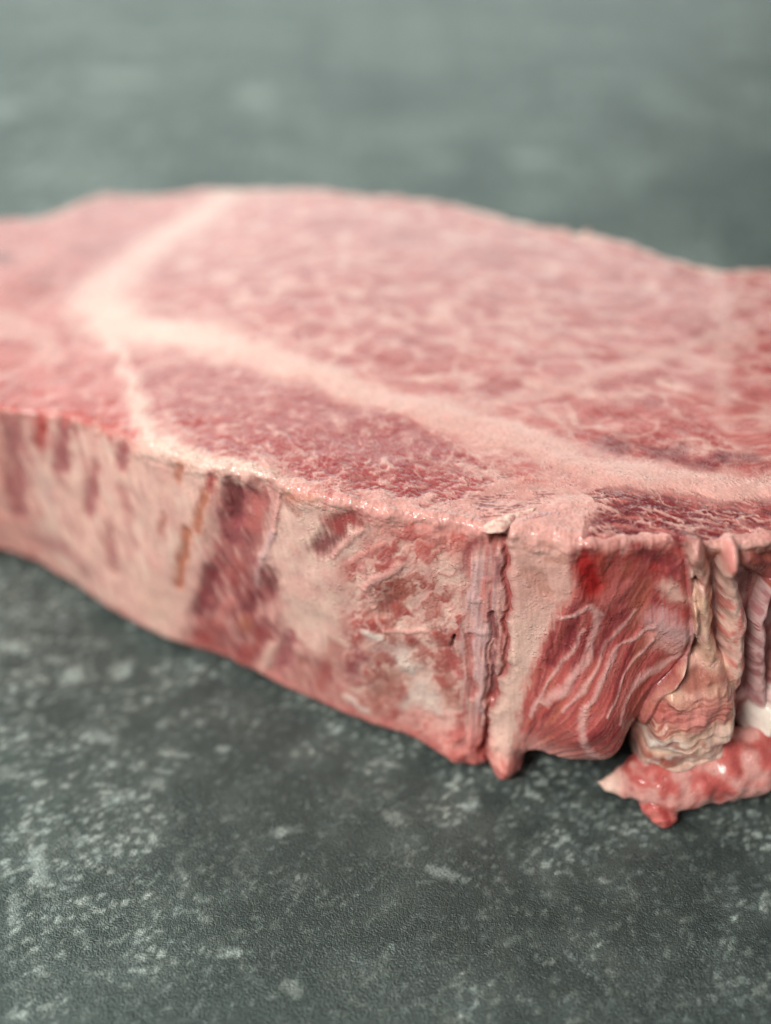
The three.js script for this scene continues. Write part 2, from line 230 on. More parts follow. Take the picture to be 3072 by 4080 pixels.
// the eight bands of the side from left to right: each gives a colour and how far it stands out
const ridges = [
  { name: 'fat_strand', line: [[35.1, 33.6, 0.8], [35.7, 31.6, 1.15], [36.3, 28.4, 1.3], [37, 25.6, 1.1], [38.2, 22.6, 1.4], [39.4, 19.6, 1.2]], high: 2.9, a: 'yellow', b: 'brown', mixed: 0.35, seed: 401 },
  { name: 'fat_strand', line: [[33, 40, 0.8], [33.9, 37.4, 1], [34.8, 35.4, 1.05], [35.3, 34, 0.8]], high: 2.4, a: 'fat', b: 'brown', mixed: 0.7, seed: 403 },
  { name: 'fat_strand', line: [[36.8, 40, 0.7], [37, 36.6, 0.9], [38.6, 33, 1.25], [40.3, 28, 1.5], [41.2, 23, 1.4], [41.7, 18.6, 1.5], [41, 15, 1.2]], high: 3.3, a: 'fat', b: 'salmon', mixed: 0.85, seed: 405 },
  { name: 'fat_strand', line: [[43.7, 33, 0.6], [43.5, 27, 0.8], [44.8, 21.6, 1], [46, 17, 1], [47, 13, 0.8]], high: 2.2, a: 'tendon', b: 'mauve', mixed: 0.6, seed: 407 },
  { name: 'sinew', line: [[37.8, 38, 0.8], [40.2, 36.6, 1.2], [42.4, 35, 1.5], [45, 33, 1.2]], high: 1.5, a: 'brown', b: 'mauve', mixed: 0.7, seed: 409 },
  { name: 'sinew', line: [[46.6, 37, 1.2], [47.4, 31, 1.3], [48.6, 22, 1.2], [50, 12, 1.3]], high: 2.2, a: 'mauve', b: 'rose', mixed: 0.8, seed: 411 },
  { name: 'fat_lump', line: [[46.6, 8.6, 1], [47.6, 10.6, 1.5], [48.8, 13, 1.5], [50, 16, 1]], high: 4.4, a: 'white', b: 'tendon', mixed: 0.6, seed: 413 },
];
// the rolled knob of fat and gristle that swells out of the end: patches x, y, half sizes, colour, strength
const knobMarks = [
  [36.5, 20.4, 5, 1.3, 'brown', 0.8], [37, 16.8, 6, 2.2, 'pink', 0.8], [33.2, 16.6, 2.4, 1.4, 'lean', 0.5], [33.6, 12.4, 3.2, 1.3, 'white', 0.75], [40, 12, 2.6, 3.2, 'cream', 0.75], [38.4, 9.4, 2.6, 2, 'cream', 0.6], [33.9, 9.4, 2.3, 0.9, 'brown', 0.95], [35.8, 10.1, 1, 0.9, 'dark', 0.7], [32.6, 6.6, 1.7, 1.7, 'tendon', 0.85],
  [35.9, 5.6, 2, 1.9, 'lean', 0.95], [39, 5, 2.2, 1.7, 'pink', 0.8], [42.6, 12, 1.2, 5, 'mauve', 0.8], [38, 3.4, 4, 1, 'salmon', 0.7], [41.2, 7, 1.4, 1.6, 'tendon', 0.6],
];
function knob(x0, y0, c) {                                             // returns its height over the pocket, paints c
  const w = fbm(x0 / 2.8, y0 / 2.8, 71, 2), x = x0 + 0.8 * w, y = y0 + 0.8 * fbm(x0 / 2.6, y0 / 2.6, 77, 2);
  const xs = x0 + 0.2 * w, ys = y0 + 0.2 * w, rx = lerp(6, 5.4, ss(14, 21, ys)), d = Math.pow(Math.abs((xs - 37) / rx), 3.2) + Math.pow(Math.abs(ys - 11.4) / (ys > 11.4 ? 12 : 9.4), ys > 11.4 ? 2.2 : 3.4);
  if (d >= 1) return 0;
  const v = y - 0.3 * (x - 37) + 1.8 * fbm(x0 / 6, y0 / 6, 79, 2), k = ss(1, 0.82, d), up = ss(13.8, 15, v) * ss(19.6, 17.8, v);
  mix(c, C.yellow, k); mix(c, C.rose, 0.55 * k * ss(-0.3, 0.3, fbm(x0 / 4, y0 / 4, 83, 2)));
  for (const m of knobMarks) { const q = Math.hypot((x - m[0]) / m[2], (y - m[1]) / m[3]); if (q < 1.4) mix(c, C[m[4]], m[5] * ss(1.35, 0.4, q) * k); }
  mix(c, C.brown, 0.85 * up * k * ss(0, 0.55, N3(x / 5, v / 0.5, 3))); mix(c, C.dark, 0.4 * up * k * ss(0.25, 0.7, N3(x / 5, v / 0.35, 13)));
  mix(c, C.brown, 0.75 * ss(0.45, 0.1, Math.abs(v - 12.9)) * ss(33.6, 34.6, x) * ss(39, 37.4, x)); mix(c, C.brown, 0.25 * ss(0.2, 0.7, N3(x / 4, v / 1.1, 23)) * k); mix(c, C.white, 0.5 * ss(0.1, 0.45, fbm(x / 2.6, v / 1.4, 27, 2)) * k * ss(15, 13, y));
  return 7.2 * Math.pow(1 - d, 0.7) - 0.3 * ss(0.55, 0, Math.abs(v - 12.9)) * ss(33, 35, x) * ss(40, 37.4, x) - 0.3 * ss(0.7, 0, Math.abs(v - 8.8))  + 1.1 * fbm(x0 / 4.5, y0 / 4, 72, 2);
}
const bands = [
  ['side_fat', (o, c) => {
    const { x, y, slant, fib, fib2 } = o;
    mix(c, C.rose, 0.3);
    mix(c, C.grey, 0.2 + 0.25 * fib2); mix(c, C.mauve, 0.4 * ss(0.25, 0.75, N3(slant / 1.7, y / 7, 55) + 0.2 * fib) * ss(-27, -36, x)); mix(c, C.cream, 0.45 * ss(0.1, 0.7, N3(slant / 2.2, y / 6, 58)));
    mix(c, C.rose, 0.5 * ss(0, 0.5, fbm(x / 5, y / 9, 59, 2))); mix(c, C.salmon, 0.4 * ss(-50, -58, x));
    return 0.1 * fib2;
  }],
  ['side_muscle', (o, c) => {
    const { x, y, fib, fib2 } = o;
    mix(c, C.lean, 0.6); mix(c, C.mauve, 0.65 + 0.2 * fib2); mix(c, C.rose, 0.75 * ss(0.05, 0.65, N3((x + 0.45 * y) / 1.5, (y - 0.45 * x) / 6, 66))); mix(c, C.dark, 0.5 * ss(0.15, 0.65, N3((x + 0.3 * y) / 1.8, y / 6, 69)));
    mix(c, C.lean, 0.4 * ss(12, 3, y));
    return 0.1 * fib2 + 0.02 * fib;
  }],
  ['side_fat', (o, c) => {
    const { x, y, slant, mid } = o;
    mix(c, C.rose, 0.25);
    mix(c, C.grey, 0.3); mix(c, C.cream, 0.15 + 0.25 * mid); mix(c, C.pink, 0.6 * ss(18, 9, y + 4 * mid)); mix(c, C.rose, 0.5 * ss(0, 0.4, fbm(x / 5, y / 5, 74, 2))); mix(c, C.mauve, 0.4 * ss(16, 8, y) * ss(0, 0.5, N3(slant / 2, y / 7, 75)));
    return 0.03 * mid;
  }],
  ['sinewy_muscle', (o, c) => {
    const { x, y, mid } = o, q = N3((x * 0.8 - y * 0.5) / 0.5 + mid, (x * 0.5 + y * 0.8) / 4.5, 85), q2 = N3((x * 0.75 - y * 0.6) / 1.6 + 1.2 * mid, (x * 0.6 + y * 0.75) / 5, 88), big = fbm(x / 4.5, y / 5.5, 89, 2);
    mix(c, C.rose, 0.6); mix(c, C.grey, 0.3 * ss(0, 0.5, big)); mix(c, C.brown, 0.65 * ss(0, 0.5, q2 + 0.4 * big)); mix(c, C.lean, 0.75 * ss(0, 0.5, -big + 0.4 * q2)); mix(c, C.lean, 0.4 * ss(0, 0.7, q)); mix(c, C.rose, 0.55 * ss(0.35, 0.8, N3((x * 0.8 - y * 0.5) / 0.28 + mid, (x * 0.5 + y * 0.8) / 3, 86))); mix(c, C.cream, 0.4 * ss(0.25, 0.75, -q2));
    mix(c, C.salmon, 0.55 * ss(33, 38, y)); mix(c, C.pink, 0.5 * ss(12, 4, y));
    return 0.02 * q + 0.07 * q2 + 0.04 * mid;
  }],
  ['tendon_bundle', (o, c) => {
    const { x, y, fib } = o;
    mix(c, C.pink, 0.55); mix(c, C.tendon, 0.4 + 0.45 * N3(x / 0.5, y / 14, 95)); mix(c, C.lean, 0.6 * ss(0, 0.6, N3(x / 0.9, y / 12, 96))); mix(c, C.salmon, 0.75 * ss(36.5, 39, y)); mix(c, C.salmon, 0.75 * ss(13, 5, y));
    return 0.08 * N3(x / 0.7, y / 14, 97);
  }],
  ['side_fat', (o, c) => {
    const { x, y, mid, wx0, g } = o;
    mix(c, C.rose, 0.6 + 0.3 * mid); mix(c, C.orange, 0.35 * ss(29, 36, y) * ss(-0.1, 0.4, fbm(x / 3, y / 3, 99, 2))); mix(c, C.cream, 0.5 * ss(32, 25, y)); mix(c, C.mauve, 0.4 * ss(1.1, 0.2, wx0 - g));
    return 0.1 * mid;
  }],
  ['fanned_muscle', (o, c) => {
    const { x, y, mid, wx0, wy, cr, wob } = o;
    const a = Math.atan2(y - F0[1], x - F0[0]) * 26, r = Math.hypot(x - F0[0], y - F0[1]), f1 = N3(a / 0.6 + 0.4 * mid, r / 9, 105), f2 = N3(a / 2 + 0.4 * mid, r / 13, 107), f3 = N3(a / 0.24, r / 5, 109);
    mix(c, C.lean, 0.95); mix(c, C.dark, 0.65 * ss(-0.1, 0.6, f2 + 0.4 * mid)); mix(c, C.pink, 0.45 * ss(0.1, 0.8, f1 - 0.3 * f2)); mix(c, C.orange, 0.35 * ss(0.1, 0.7, N3(a / 2.4, r / 9, 111))); mix(c, C.rose, 0.18 * ss(0.3, 0.8, f3));
    mix(c, C.rose, 0.7 * ss(12, 6.5, y + 2 * mid)); mix(c, C.mauve, 0.5 * ss(6, 2, y)); mix(c, C.red, 0.3 * ss(30, 36, y) * ss(-0.2, 0.5, mid)); mix(c, C.rose, 0.6 * ss(38.3, 40, y + mid)); mix(c, C.salmon, 0.5 * ss(1.2, 0.1, wx0 - cr));
    let p = 0.05 * f1 + 0.13 * f2 + 0.01 * f3;
    for (const l of fascia) { const d = lineRel(x + 0.3 * wob, wy, l); if (d < 2.2) { const k = ss(1.9, 0.1, d + 0.25 * N3(x / 0.9, y / 0.9, 3)); mix(c, C.rose, 0.7 * k); mix(c, C.tendon, 0.3 * k); p += 0.1 * k; } }
    return p - 4.5 * ss(-2.4, 0.2, x - o.re) * ss(15.5, 11, y) - 0.8 * ss(-0.9, 0.1, x - o.re) * ss(17, 21, y);
  }],
  ['gristle', (o, c) => {
    const { x, y, mid, re } = o, q = N3((x - 0.05 * y) / 0.9, y / 6, 115), big = fbm(x / 2.4, y / 5, 117, 2);
    mix(c, C.mauve, 0.7); mix(c, C.dark, 0.6 * ss(0, 0.5, q)); mix(c, C.tendon, 0.75 * ss(0.05, 0.4, big)); mix(c, C.orange, 0.6 * ss(34.5, 38, y + 2 * mid) * ss(34, 36, x)); mix(c, C.cream, 0.6 * ss(38, 40, y + mid));
    let high = 0, own = null;
    for (const r of ridges) {
      const d = lineRel(x + 0.1 * mid, y, r.line) * (1 + 0.2 * N3(x / 3, y / 3.2, r.seed));
      if (d < 1.25) {
        const h = r.high * Math.pow(Math.max(0, 1 - d * d), 0.7) + 0.16 * N3(x / 2.6, y / 3, r.seed + 9) * ss(1, 0.5, d), k = ss(1.2, 0.9, d);
        if (h > high) { high = h; own = r; }
        mix(c, C[r.a], k); mix(c, C[r.b], k * r.mixed * ss(-0.1, 0.35, fbm(x / 1.5, y / 2.4, r.seed, 3)));
      }
    }
    o.own = own && high > 0.5 ? own.name : null;
    const kn = x > 30 && x < 44 && y < 24 ? knob(x, y, c) : 0;
    if (kn > high * 0.8 && kn > 0.3) { o.own = 'gristle_knob'; }
    const apart = Math.max(0, 1.6 - Math.abs(high - kn)); high = Math.max(high, kn) + (kn > 0 && high > 0 ? apart * apart / 6.4 : 0);
    return 0.06 * q + 0.2 * big - 2.7 * ss(0, 0.9, x - re) * ss(40.6, 33.5, y) + high;
  }],
];
const softness = [1.5, 1.6, 1.6, 0.6, 0.3, 0.7, 0.4];
function wallPaint(x, y) {
  const wob = N3(x / 3, y / 5, 2), wx0 = x + 0.35 * wob + 0.12 * N3(x / 0.8, y / 1.6, 4), wy = y + 0.35 * N3(x / 3, y / 4, 6);
  const slant = x + 0.17 * (y - 20);                                     // fibres of the left half lean
  const g = interp(y, groove) + 0.4 * N3(3, y / 5, 195) + 0.15 * N3(5, y / 1.4, 196), cr = interp(y, colRight), re = interp(y, redEdge), edges = [interp(y, edge1), interp(y, edge2), interp(y, edge3), interp(y, edge4), g, cr, re];
  const fib = N3(slant / 0.5, y / 5, 8), fib2 = N3(slant / 1.6, y / 10, 18), fine = N3(x / 0.34, y / 0.34, 28), mid = fbm(x / 2.4, y / 3, 38, 3);
  const o = { x, y, wob, wx0, wy, slant, fib, fib2, fine, mid, g, cr, re };
  const b = wx0 + 0.6 * mid + 0.35 * fib;
  let at = 0, k;
  const bx = (e) => (e === 6 ? x + 0.15 * wob : b);                       // the torn edge of the pocket stays clean
  while (at < 7 && bx(at) >= edges[at]) at++;
  const c = C.fat.slice(), part = bands[at][0];
  let push = bands[at][1](o, c);
  for (const [e, other] of [[at - 1, at - 1], [at, at + 1]]) {
    if (e < 0 || e > 6) continue;
    const d = Math.abs(bx(e) - edges[e]) / (e === 6 ? lerp(1.7, 0.35, ss(17, 22, y)) : softness[e]);
    if (d >= 1) continue;
    const c2 = C.fat.slice(), p2 = bands[other][1](o, c2), w = 0.5 * (1 - ss(0, 1, d));
    mix(c, c2, w); push = lerp(push, p2, w);
  }
  push += 0.45 * fbm(x / 8, y / 11, 48, 2) + 0.012 * fine;
  const partName = at === 7 && o.own ? o.own : part;
  for (const s of strokes) {
    const w = s[4] * 1.9;
    if (x < Math.min(s[0], s[2]) - w - 1 || x > Math.max(s[0], s[2]) + w + 1 || y < Math.min(s[1], s[3]) - w - 1 || y > Math.max(s[1], s[3]) + w + 1) continue;
    const d = segDist(wx0 + 0.3 * mid, wy, s[0], s[1], s[2], s[3]) / s[4];
    k = ss(1.9, 0, d + 0.3 * fib + 0.5 * mid + 0.1 * fine);
    if (k > 0) { mix(c, C[s[5]], s[6] * k); push += s[7] * ss(1.4, 0.3, d); }
  }
  // flaky white granules
  const fl = Math.hypot(x - 2.8, y - 16.7);
  if (fl < 1.7) push += 0.22 * ss(1.6, 0.8, fl) * ss(0.1, 0.6, N3(x / 0.28, y / 0.28, 131));
  // the seam that runs down the corner, and the pocket edge
  const dg = Math.abs(wx0 - g), deepG = ss(4, 9, y) * lerp(0.7, 1, ss(30, 37, y));
  if (dg < 1.6) { push -= (lerp(1.5, 0.7, ss(8, 14, y)) * ss(0.4, 0.05, dg) + 0.4 * ss(1.5, 0.2, dg)) * (y > 9 ? deepG : 1.3); mix(c, C.lean, 0.7 * ss(0.5, 0.1, dg)); }
  const notch = Math.hypot((wx0 - 12.1) / 0.95, (wy - 39.2) / 1.5);
  if (notch < 1.4) { push -= 1.7 * ss(1.2, 0.6, notch); mix(c, C.brown, 0.9 * ss(1.3, 0.7, notch)); }
  // lips and the hollow under the fanned muscle
  push += 1.9 * Math.exp(-(((x - 9.4) / 4.2) ** 2) - ((y - 3.4) / 4) ** 2) + 2.9 * Math.exp(-(((x - 15.7) / 1.7) ** 2) - ((y - 3.4) / 4) ** 2) + 5.4 * Math.exp(-(((x - 25.2) / 6) ** 2) - ((y - 14) / 9.5) ** 2);
  if (y < 10 && x > 7 && x < 18.5) push += (0.35 * N3(x / 2.6, y / 3.4, 181) + 0.07 * N3(x / 0.8, y / 2, 183)) * ss(10, 6, y) * ss(7, 9, x) * ss(18.5, 17.5, x);
  if (y < 5.5) { k = ss(5.5, 2.5, y + 1.2 * mid); mix(c, C.salmon, 0.55 * k * ss(-33, -27, x) * ss(22, 18, x)); mix(c, C.pink, 0.5 * k * ss(-33, -40, x)); }
  if (x > 8 && x < 18.5 && y < 9) { k = ss(9, 4, y + 1.5 * mid) * ss(8, 10, x) * ss(18.5, 17, x); mix(c, C.salmon, 0.6 * k); mix(c, C.lean, 0.55 * k * ss(-0.1, 0.4, fbm(x / 1.8, y / 2, 187, 3))); }
  const hollow = ss(17.2, 19.5, x + 0.8 * mid) * ss(interp(x, [[17.6, 5.6], [19.5, 7.2], [23, 7.8], [28, 9], [30.2, 11.5], [31, 10], [31.8, 3.6], [42, 3.4], [44, 2.6], [60, 2.6]]), interp(x, [[17.6, 4], [19.5, 5.8], [23, 6.4], [28, 7.4], [30.2, 9.5], [31, 7.5], [31.8, 1.8], [42, 1.6], [44, 1], [60, 1]]), y);
  push -= 11 * hollow * ss(75, 60, x);
    const v = 1 + 0.07 * fib + 0.06 * fine + 0.1 * mid; c[0] *= v; c[1] *= v * (1 + 0.04 * mid); c[2] *= v;
  const wet = ss(-0.35, 0.35, fbm(x / 4, y / 4, 161, 2) + 0.25 * ss(24, 36, y));
  push += 0.015 * fib + (0.004 + 0.012 * wet) * N3(x / 0.36, y / 0.36, 7);
  return { part: partName, c, push };
}

// ---------------------------------------------------------------- textures shared by all the meat: fine wet grain
function tile(size, fn) {
  const d = new Uint8Array(size * size * 4);
  for (let y = 0; y < size; y++) for (let x = 0; x < size; x++) { const v = fn(x / size, y / size); const i = (y * size + x) * 4; d[i] = v[0]; d[i + 1] = v[1]; d[i + 2] = v[2]; d[i + 3] = 255; }
  const t = new THREE.DataTexture(d, size, size);
  t.wrapS = t.wrapT = THREE.RepeatWrapping; t.magFilter = THREE.LinearFilter; t.minFilter = THREE.LinearMipmapLinearFilter; t.generateMipmaps = true; t.needsUpdate = true;
  return t;
}
const TAU = Math.PI * 2;
// tileable noise from a torus: two 3D lookups blended
const loopNoise = (u, v, f, s) => { const a = N3(u * f, v * f, s), b = N3((u - 1) * f, v * f, s), c = N3(u * f, (v - 1) * f, s), d = N3((u - 1) * f, (v - 1) * f, s); return lerp(lerp(a, b, u), lerp(c, d, u), v) * 1.35; };
const wetBump = (() => {                                               // low grain with scattered beads of moisture standing on it
  const size = 2048, h = new Float32Array(size * size), r = rng(91);
  for (let y = 0; y < size; y++) for (let x = 0; x < size; x++) { const u = x / size, v = y / size; h[y * size + x] = 0.2 + 0.07 * loopNoise(u, v, 40, 1) + 0.07 * loopNoise(u, v, 100, 2); }
  for (let n = 0; n < 5000; n++) {
    const cx = r() * size, cy = r() * size, rad = 8 + 14 * r() * r(), many = N3(cx / 260, cy / 260, 5) + 0.25;
    if (r() > many) continue;
    for (let y = Math.floor(cy - rad); y <= cy + rad; y++) for (let x = Math.floor(cx - rad); x <= cx + rad; x++) {
      const d = Math.hypot(x - cx, y - cy) / rad; if (d >= 1) continue;
      const i = ((y + size) % size) * size + ((x + size) % size); h[i] += 0.028 * rad * Math.sqrt(1 - d * d);
    }
  }
  return tile(size, (u, v) => { const q = clamp(h[Math.round(v * size) * size + Math.round(u * size)]) * 255; return [q, q, q]; });
})();
const meatGrain = tile(1024, (u, v) => { const q = 0.9 + 0.09 * loopNoise(u, v, 120, 21) + 0.08 * loopNoise(u, v, 240, 22), w = 0.04 * loopNoise(u, v, 70, 23); return [clamp(q + w) * 255, clamp(q) * 255, clamp(q - w * 0.5) * 255]; });
const wetRough = tile(512, (u, v) => { const q = clamp(0.55 + 0.3 * loopNoise(u, v, 9, 11) + 0.2 * loopNoise(u, v, 40, 12)) * 255; return [q, q, q]; });
const meatMaterial = new THREE.MeshPhysicalMaterial({ color: 0xffffff, vertexColors: true, map: meatGrain, roughness: 0.4, roughnessMap: wetRough, bumpMap: wetBump, bumpScale: 0.00009, specularIntensity: 0.45, ior: 1.45, clearcoat: 0.3, clearcoatRoughness: 0.12 });
meatMaterial.name = 'raw_meat';

// ---------------------------------------------------------------- the steak's skin: one continuous sheet, split into its parts
const steak = new THREE.Group();
steak.name = 'raw_steak';
steak.userData = { label: 'thick raw marbled beef steak lying on the dark slate tabletop', category: 'steak' };
scene.add(steak);
{
  const rows = [];                                                     // profile: underside, side, rounded rim, top
  for (const q of [1, 0.6, 0.3, 0.12]) rows.push(['under', q]);
  for (let i = 0; i <= 10; i++) rows.push(['foot', i / 10]);
  for (let i = 1; i <= 320; i++) rows.push(['side', i / 320]);
  for (let i = 1; i <= 14; i++) rows.push(['rim', i / 14]);
  for (let i = 1; i <= 190; i++) { const t = i / 190; rows.push(['top', 0.36 * t + 0.64 * t * t]); }
  const NV = rows.length, P = new Float32Array(NU * NV * 3), col = new Float32Array(NU * NV * 3), uv = new Float32Array(NU * NV * 2), part = new Array(NU * NV), push = new Float32Array(NU * NV);
  const foot = 2.6, tuck = 7;
  const info = (u) => {
    const R = rim[u], n = nrm[u], tY = topY(R.x), front = ss(-52, -40, R.z) * ss(62, 48, R.x);
    const bz = interp(R.x - 0.0, botFront), B = [lerp(R.x - n.x * 2.5, R.x, front), lerp(R.z - n.y * 2.5, bz, front)];
    const rf = 1.1 + 0.6 * N3(R.x / 3.4, R.z / 3.4, 140) + 0.6 * (1 - front);
    const sx = clamp(R.x * 0.8 - 3, -58, 45), sz = lerp(-78, -48, (sx + 58) / 103);
    return { R, n, tY, B, rf, sx, sz, front };
  };
  const base = (o, row) => {
    const { R, n, tY, B, rf, sx, sz } = o, [kind, t] = row, hTop = tY - rf;
    if (kind === 'under') return [lerp(B[0] - n.x * tuck, sx, t * 0.9), 0.25, lerp(B[1] - n.y * tuck, sz, t * 0.9)];
    if (kind === 'foot') { const a = t * Math.PI / 2; return [B[0] - n.x * tuck * (1 - Math.sin(a)), 0.15 + foot * (1 - Math.cos(a)), B[1] - n.y * tuck * (1 - Math.sin(a))]; }
    if (kind === 'side') { const y = lerp(foot + 0.15, hTop, t), k = y / tY, belly = 0.6 * Math.sin(Math.PI * k); return [lerp(B[0], R.x, k) + n.x * belly, y, lerp(B[1], R.z, k) + n.y * belly]; }
    if (kind === 'rim') { const a = t * Math.PI / 2; return [R.x - n.x * rf * (1 - Math.cos(a)), hTop + rf * Math.sin(a), R.z - n.y * rf * (1 - Math.cos(a))]; }
    const ax = R.x - n.x * rf, az = R.z - n.y * rf, x = lerp(ax, sx, t);
    return [x, tY + (topY(x) - tY) * t, lerp(az, sz, t)];
  };
  for (let u = 0; u < NU; u++) {
    const rag = (p) => 0.42 * fbm(p[0] / 4.5, p[1] / 3, p[2] / 3.5 + 191, 3) + 0.035 * N3(p[0] / 0.6, p[1] / 0.6, p[2] / 0.6 + 193);
    const over = topPaint(rim[u].x - nrm[u].x, rim[u].z - nrm[u].y, 1).c;
    const o = info(u), span = Math.hypot(o.R.x - o.sx, o.R.z - o.sz);
    for (let v = 0; v < NV; v++) {
      const i = u * NV + v, row = rows[v], p = base(o, row);
      let vv;
      P.set(p, i * 3);
      if (row[0] === 'top' || row[0] === 'rim') {
        const inset = row[0] === 'top' ? row[1] * span + o.rf : o.rf * row[1];
        const T = topPaint(p[0], p[2], inset), blend = row[0] === 'top' ? 1 : ss(0.1, 0.9, row[1] + 0.3 * N3(p[0] / 1.2, p[1] / 1.2, 150 + p[2] / 1.2));
        if (blend < 1) { const W = wallPaint(o.R.x, p[1]); mix(W.c, over, 0.6 * ss(2.6, 0, o.tY - p[1] + 1.3 * N3(o.R.x / 1.1, p[1] / 2.4, 171))); mix(W.c, T.c, blend); col.set(W.c, i * 3); push[i] = lerp(W.push, T.lift, row[1]) + rag(p); part[i] = blend > 0.5 ? T.part : W.part; }
        else { const k = ss(2.5, 0, inset); const W = k > 0.02 ? wallPaint(o.R.x, o.tY).push : 0; col.set(T.c, i * 3); push[i] = T.lift + 0.3 * k * clamp(W, -1, 0.5) * o.front + (inset < 3 ? rag(p) * ss(3, 0.3, inset) : 0); part[i] = T.part; }
        vv = o.tY + inset;
      } else if (row[0] === 'under') { col.set(C.lean, i * 3); part[i] = 'underside'; vv = -row[1] * 30; }
      else if (o.front > 0) { const W = wallPaint(o.R.x, p[1]); mix(W.c, over, 0.6 * ss(2.6, 0, o.tY - p[1] + 1.3 * N3(o.R.x / 1.1, p[1] / 2.4, 171))); col.set(W.c, i * 3); push[i] = W.push * o.front + (o.tY - o.rf - p[1] < 3 ? rag(p) * ss(3, 0, o.tY - o.rf - p[1]) : 0); part[i] = W.part; vv = p[1]; }
      else { const m = fbm(p[0] / 6, p[1] / 12, p[2] / 6, 3), c = C.fat.slice(); mix(c, C.salmon, 0.6 * ss(-0.1, 0.4, m)); col.set(c, i * 3); push[i] = 0.6 * m; part[i] = 'side_fat'; vv = p[1]; }
      uv[i * 2] = arc[u] / 25; uv[i * 2 + 1] = vv / 25;
    }
  }
  // push every vertex along its base normal
  const at = (u, v) => ((u + NU) % NU) * NV + clamp(v, 0, NV - 1), Q = P.slice();
  for (let u = 0; u < NU; u++) {
    for (let v = 0; v < NV; v++) {
      const i = at(u, v), k = rows[v][0];
      let nx, ny, nz;
      if (k === 'top') { nx = 0; ny = 1; nz = 0; }
      else if (k === 'rim') { const a = rows[v][1] * Math.PI / 2; nx = calm[u].x * Math.cos(a); nz = calm[u].y * Math.cos(a); ny = Math.sin(a); }
      else { nx = calm[u].x; nz = calm[u].y; ny = 0; }
      const f = k === 'under' ? 0 : push[i];
      Q[i * 3] += nx * f; Q[i * 3 + 1] = Math.max(0.08, Q[i * 3 + 1] + ny * f); Q[i * 3 + 2] += nz * f;
    }
  }
  for (let i = 0; i < Q.length; i++) Q[i] *= 0.001;
  const index = new Uint32Array(NU * (NV - 1) * 6);
  let n = 0;
  for (let u = 0; u < NU; u++) for (let v = 0; v < NV - 1; v++) { const a = at(u, v), b = at(u + 1, v), c = at(u, v + 1), d = at(u + 1, v + 1); index.set([a, b, c, b, d, c], n); n += 6; }
  const g = new THREE.BufferGeometry();
  g.setAttribute('position', new THREE.BufferAttribute(Q, 3));
  g.setIndex(new THREE.BufferAttribute(index, 1));
  g.computeVertexNormals();
  const N = g.attributes.normal.array;
  // every connected patch of one kind is a part; specks join the patch beside them
  const W = NV - 1, kinds = [...new Set(part)], kind = new Int8Array(NU * W), comp = new Int32Array(NU * W).fill(-1);
  for (let u = 0; u < NU; u++) for (let v = 0; v < W; v++) kind[u * W + v] = kinds.indexOf(part[u * NV + v]);
  const next = (q) => { const u = Math.floor(q / W), v = q % W, l = [((u + 1) % NU) * W + v, ((u + NU - 1) % NU) * W + v]; if (v > 0) l.push(q - 1); if (v < W - 1) l.push(q + 1); return l; };
  const patches = [];
  for (let pass = 0; pass < 2; pass++) {
    comp.fill(-1); patches.length = 0;
    for (let q = 0; q < comp.length; q++) {
      if (comp[q] >= 0) continue;
      const id = patches.length, cells = [q]; let beside = -1;
      comp[q] = id;
      for (let h = 0; h < cells.length; h++) for (const m of next(cells[h])) { if (kind[m] !== kind[q]) beside = kind[m]; else if (comp[m] < 0) { comp[m] = id; cells.push(m); } }
      if (pass === 0 && cells.length < 1500 && beside >= 0) { for (const m of cells) kind[m] = beside; }
      patches.push({ kind: kinds[kind[q]], cells });
    }
  }
  const sets = new Map(), used = {};
  patches.sort((a, b) => b.cells.length - a.cells.length);
  for (const p of patches) {
    const k = (used[p.kind] = (used[p.kind] ?? -1) + 1), list = [];
    let x = 0;
    for (const q of p.cells) { const at6 = q * 6; for (let j = 0; j < 6; j++) list.push(index[at6 + j]); x += P[index[at6] * 3]; }
    sets.set(p.kind + (k ? '_' + String(k).padStart(3, '0') : ''), Object.assign(list, { kind: p.kind, x: x / p.cells.length }));
  }
  const said = {
    eye_muscle: 'large pale pink eye of the steak with soft marbling', cap_muscle: 'redder cap muscle beyond the white seam', marbled_muscle: 'mauve muscle with a fine net of fat', streaked_muscle: 'dark red muscle with long pale streaks', fat_seam: 'thick white seam of fat',
    rim_fat: 'pale fat along the rim', side_muscle: 'dark mauve muscle band on the side', sinewy_muscle: 'brownish sinewy muscle',
    tendon_bundle: 'greyish tendon strands beside the split', fanned_muscle: 'wet red muscle with fanned fibres', gristle: 'torn gristly pocket at the end', gristle_knob: 'rolled knob of creamy fat and brown gristle', fat_strand: 'strand of fat in the torn pocket', underside: 'underside',
  };
  for (const [key, list] of sets) {
    const map = new Map(), ix = new Uint32Array(list.length), keep = [];
    list.forEach((v, j) => { let k = map.get(v); if (k === undefined) { k = keep.length; keep.push(v); map.set(v, k); } ix[j] = k; });
    const q = new THREE.BufferGeometry(), take = (src, w) => { const a = new Float32Array(keep.length * w); keep.forEach((v, j) => { for (let c = 0; c < w; c++) a[j * w + c] = src[v * w + c]; }); return new THREE.BufferAttribute(a, w); };
    q.setAttribute('position', take(Q, 3)); q.setAttribute('normal', take(N, 3)); q.setAttribute('uv', take(uv, 2)); q.setAttribute('color', take(col, 3)); q.setIndex(new THREE.BufferAttribute(ix, 1));
    const m = new THREE.Mesh(q, meatMaterial);
    m.name = key; m.castShadow = m.receiveShadow = true;
    const words = list.kind.startsWith('side_fat') ? (list.x > 10 ? 'pale column of fat beside the split' : list.x > -16 ? 'smooth pale fat in the middle of the side' : 'broad beige fat with mauve streaks on the cut side') : said[list.kind];
    if (words) m.userData.label = words;
    steak.add(m);
  }
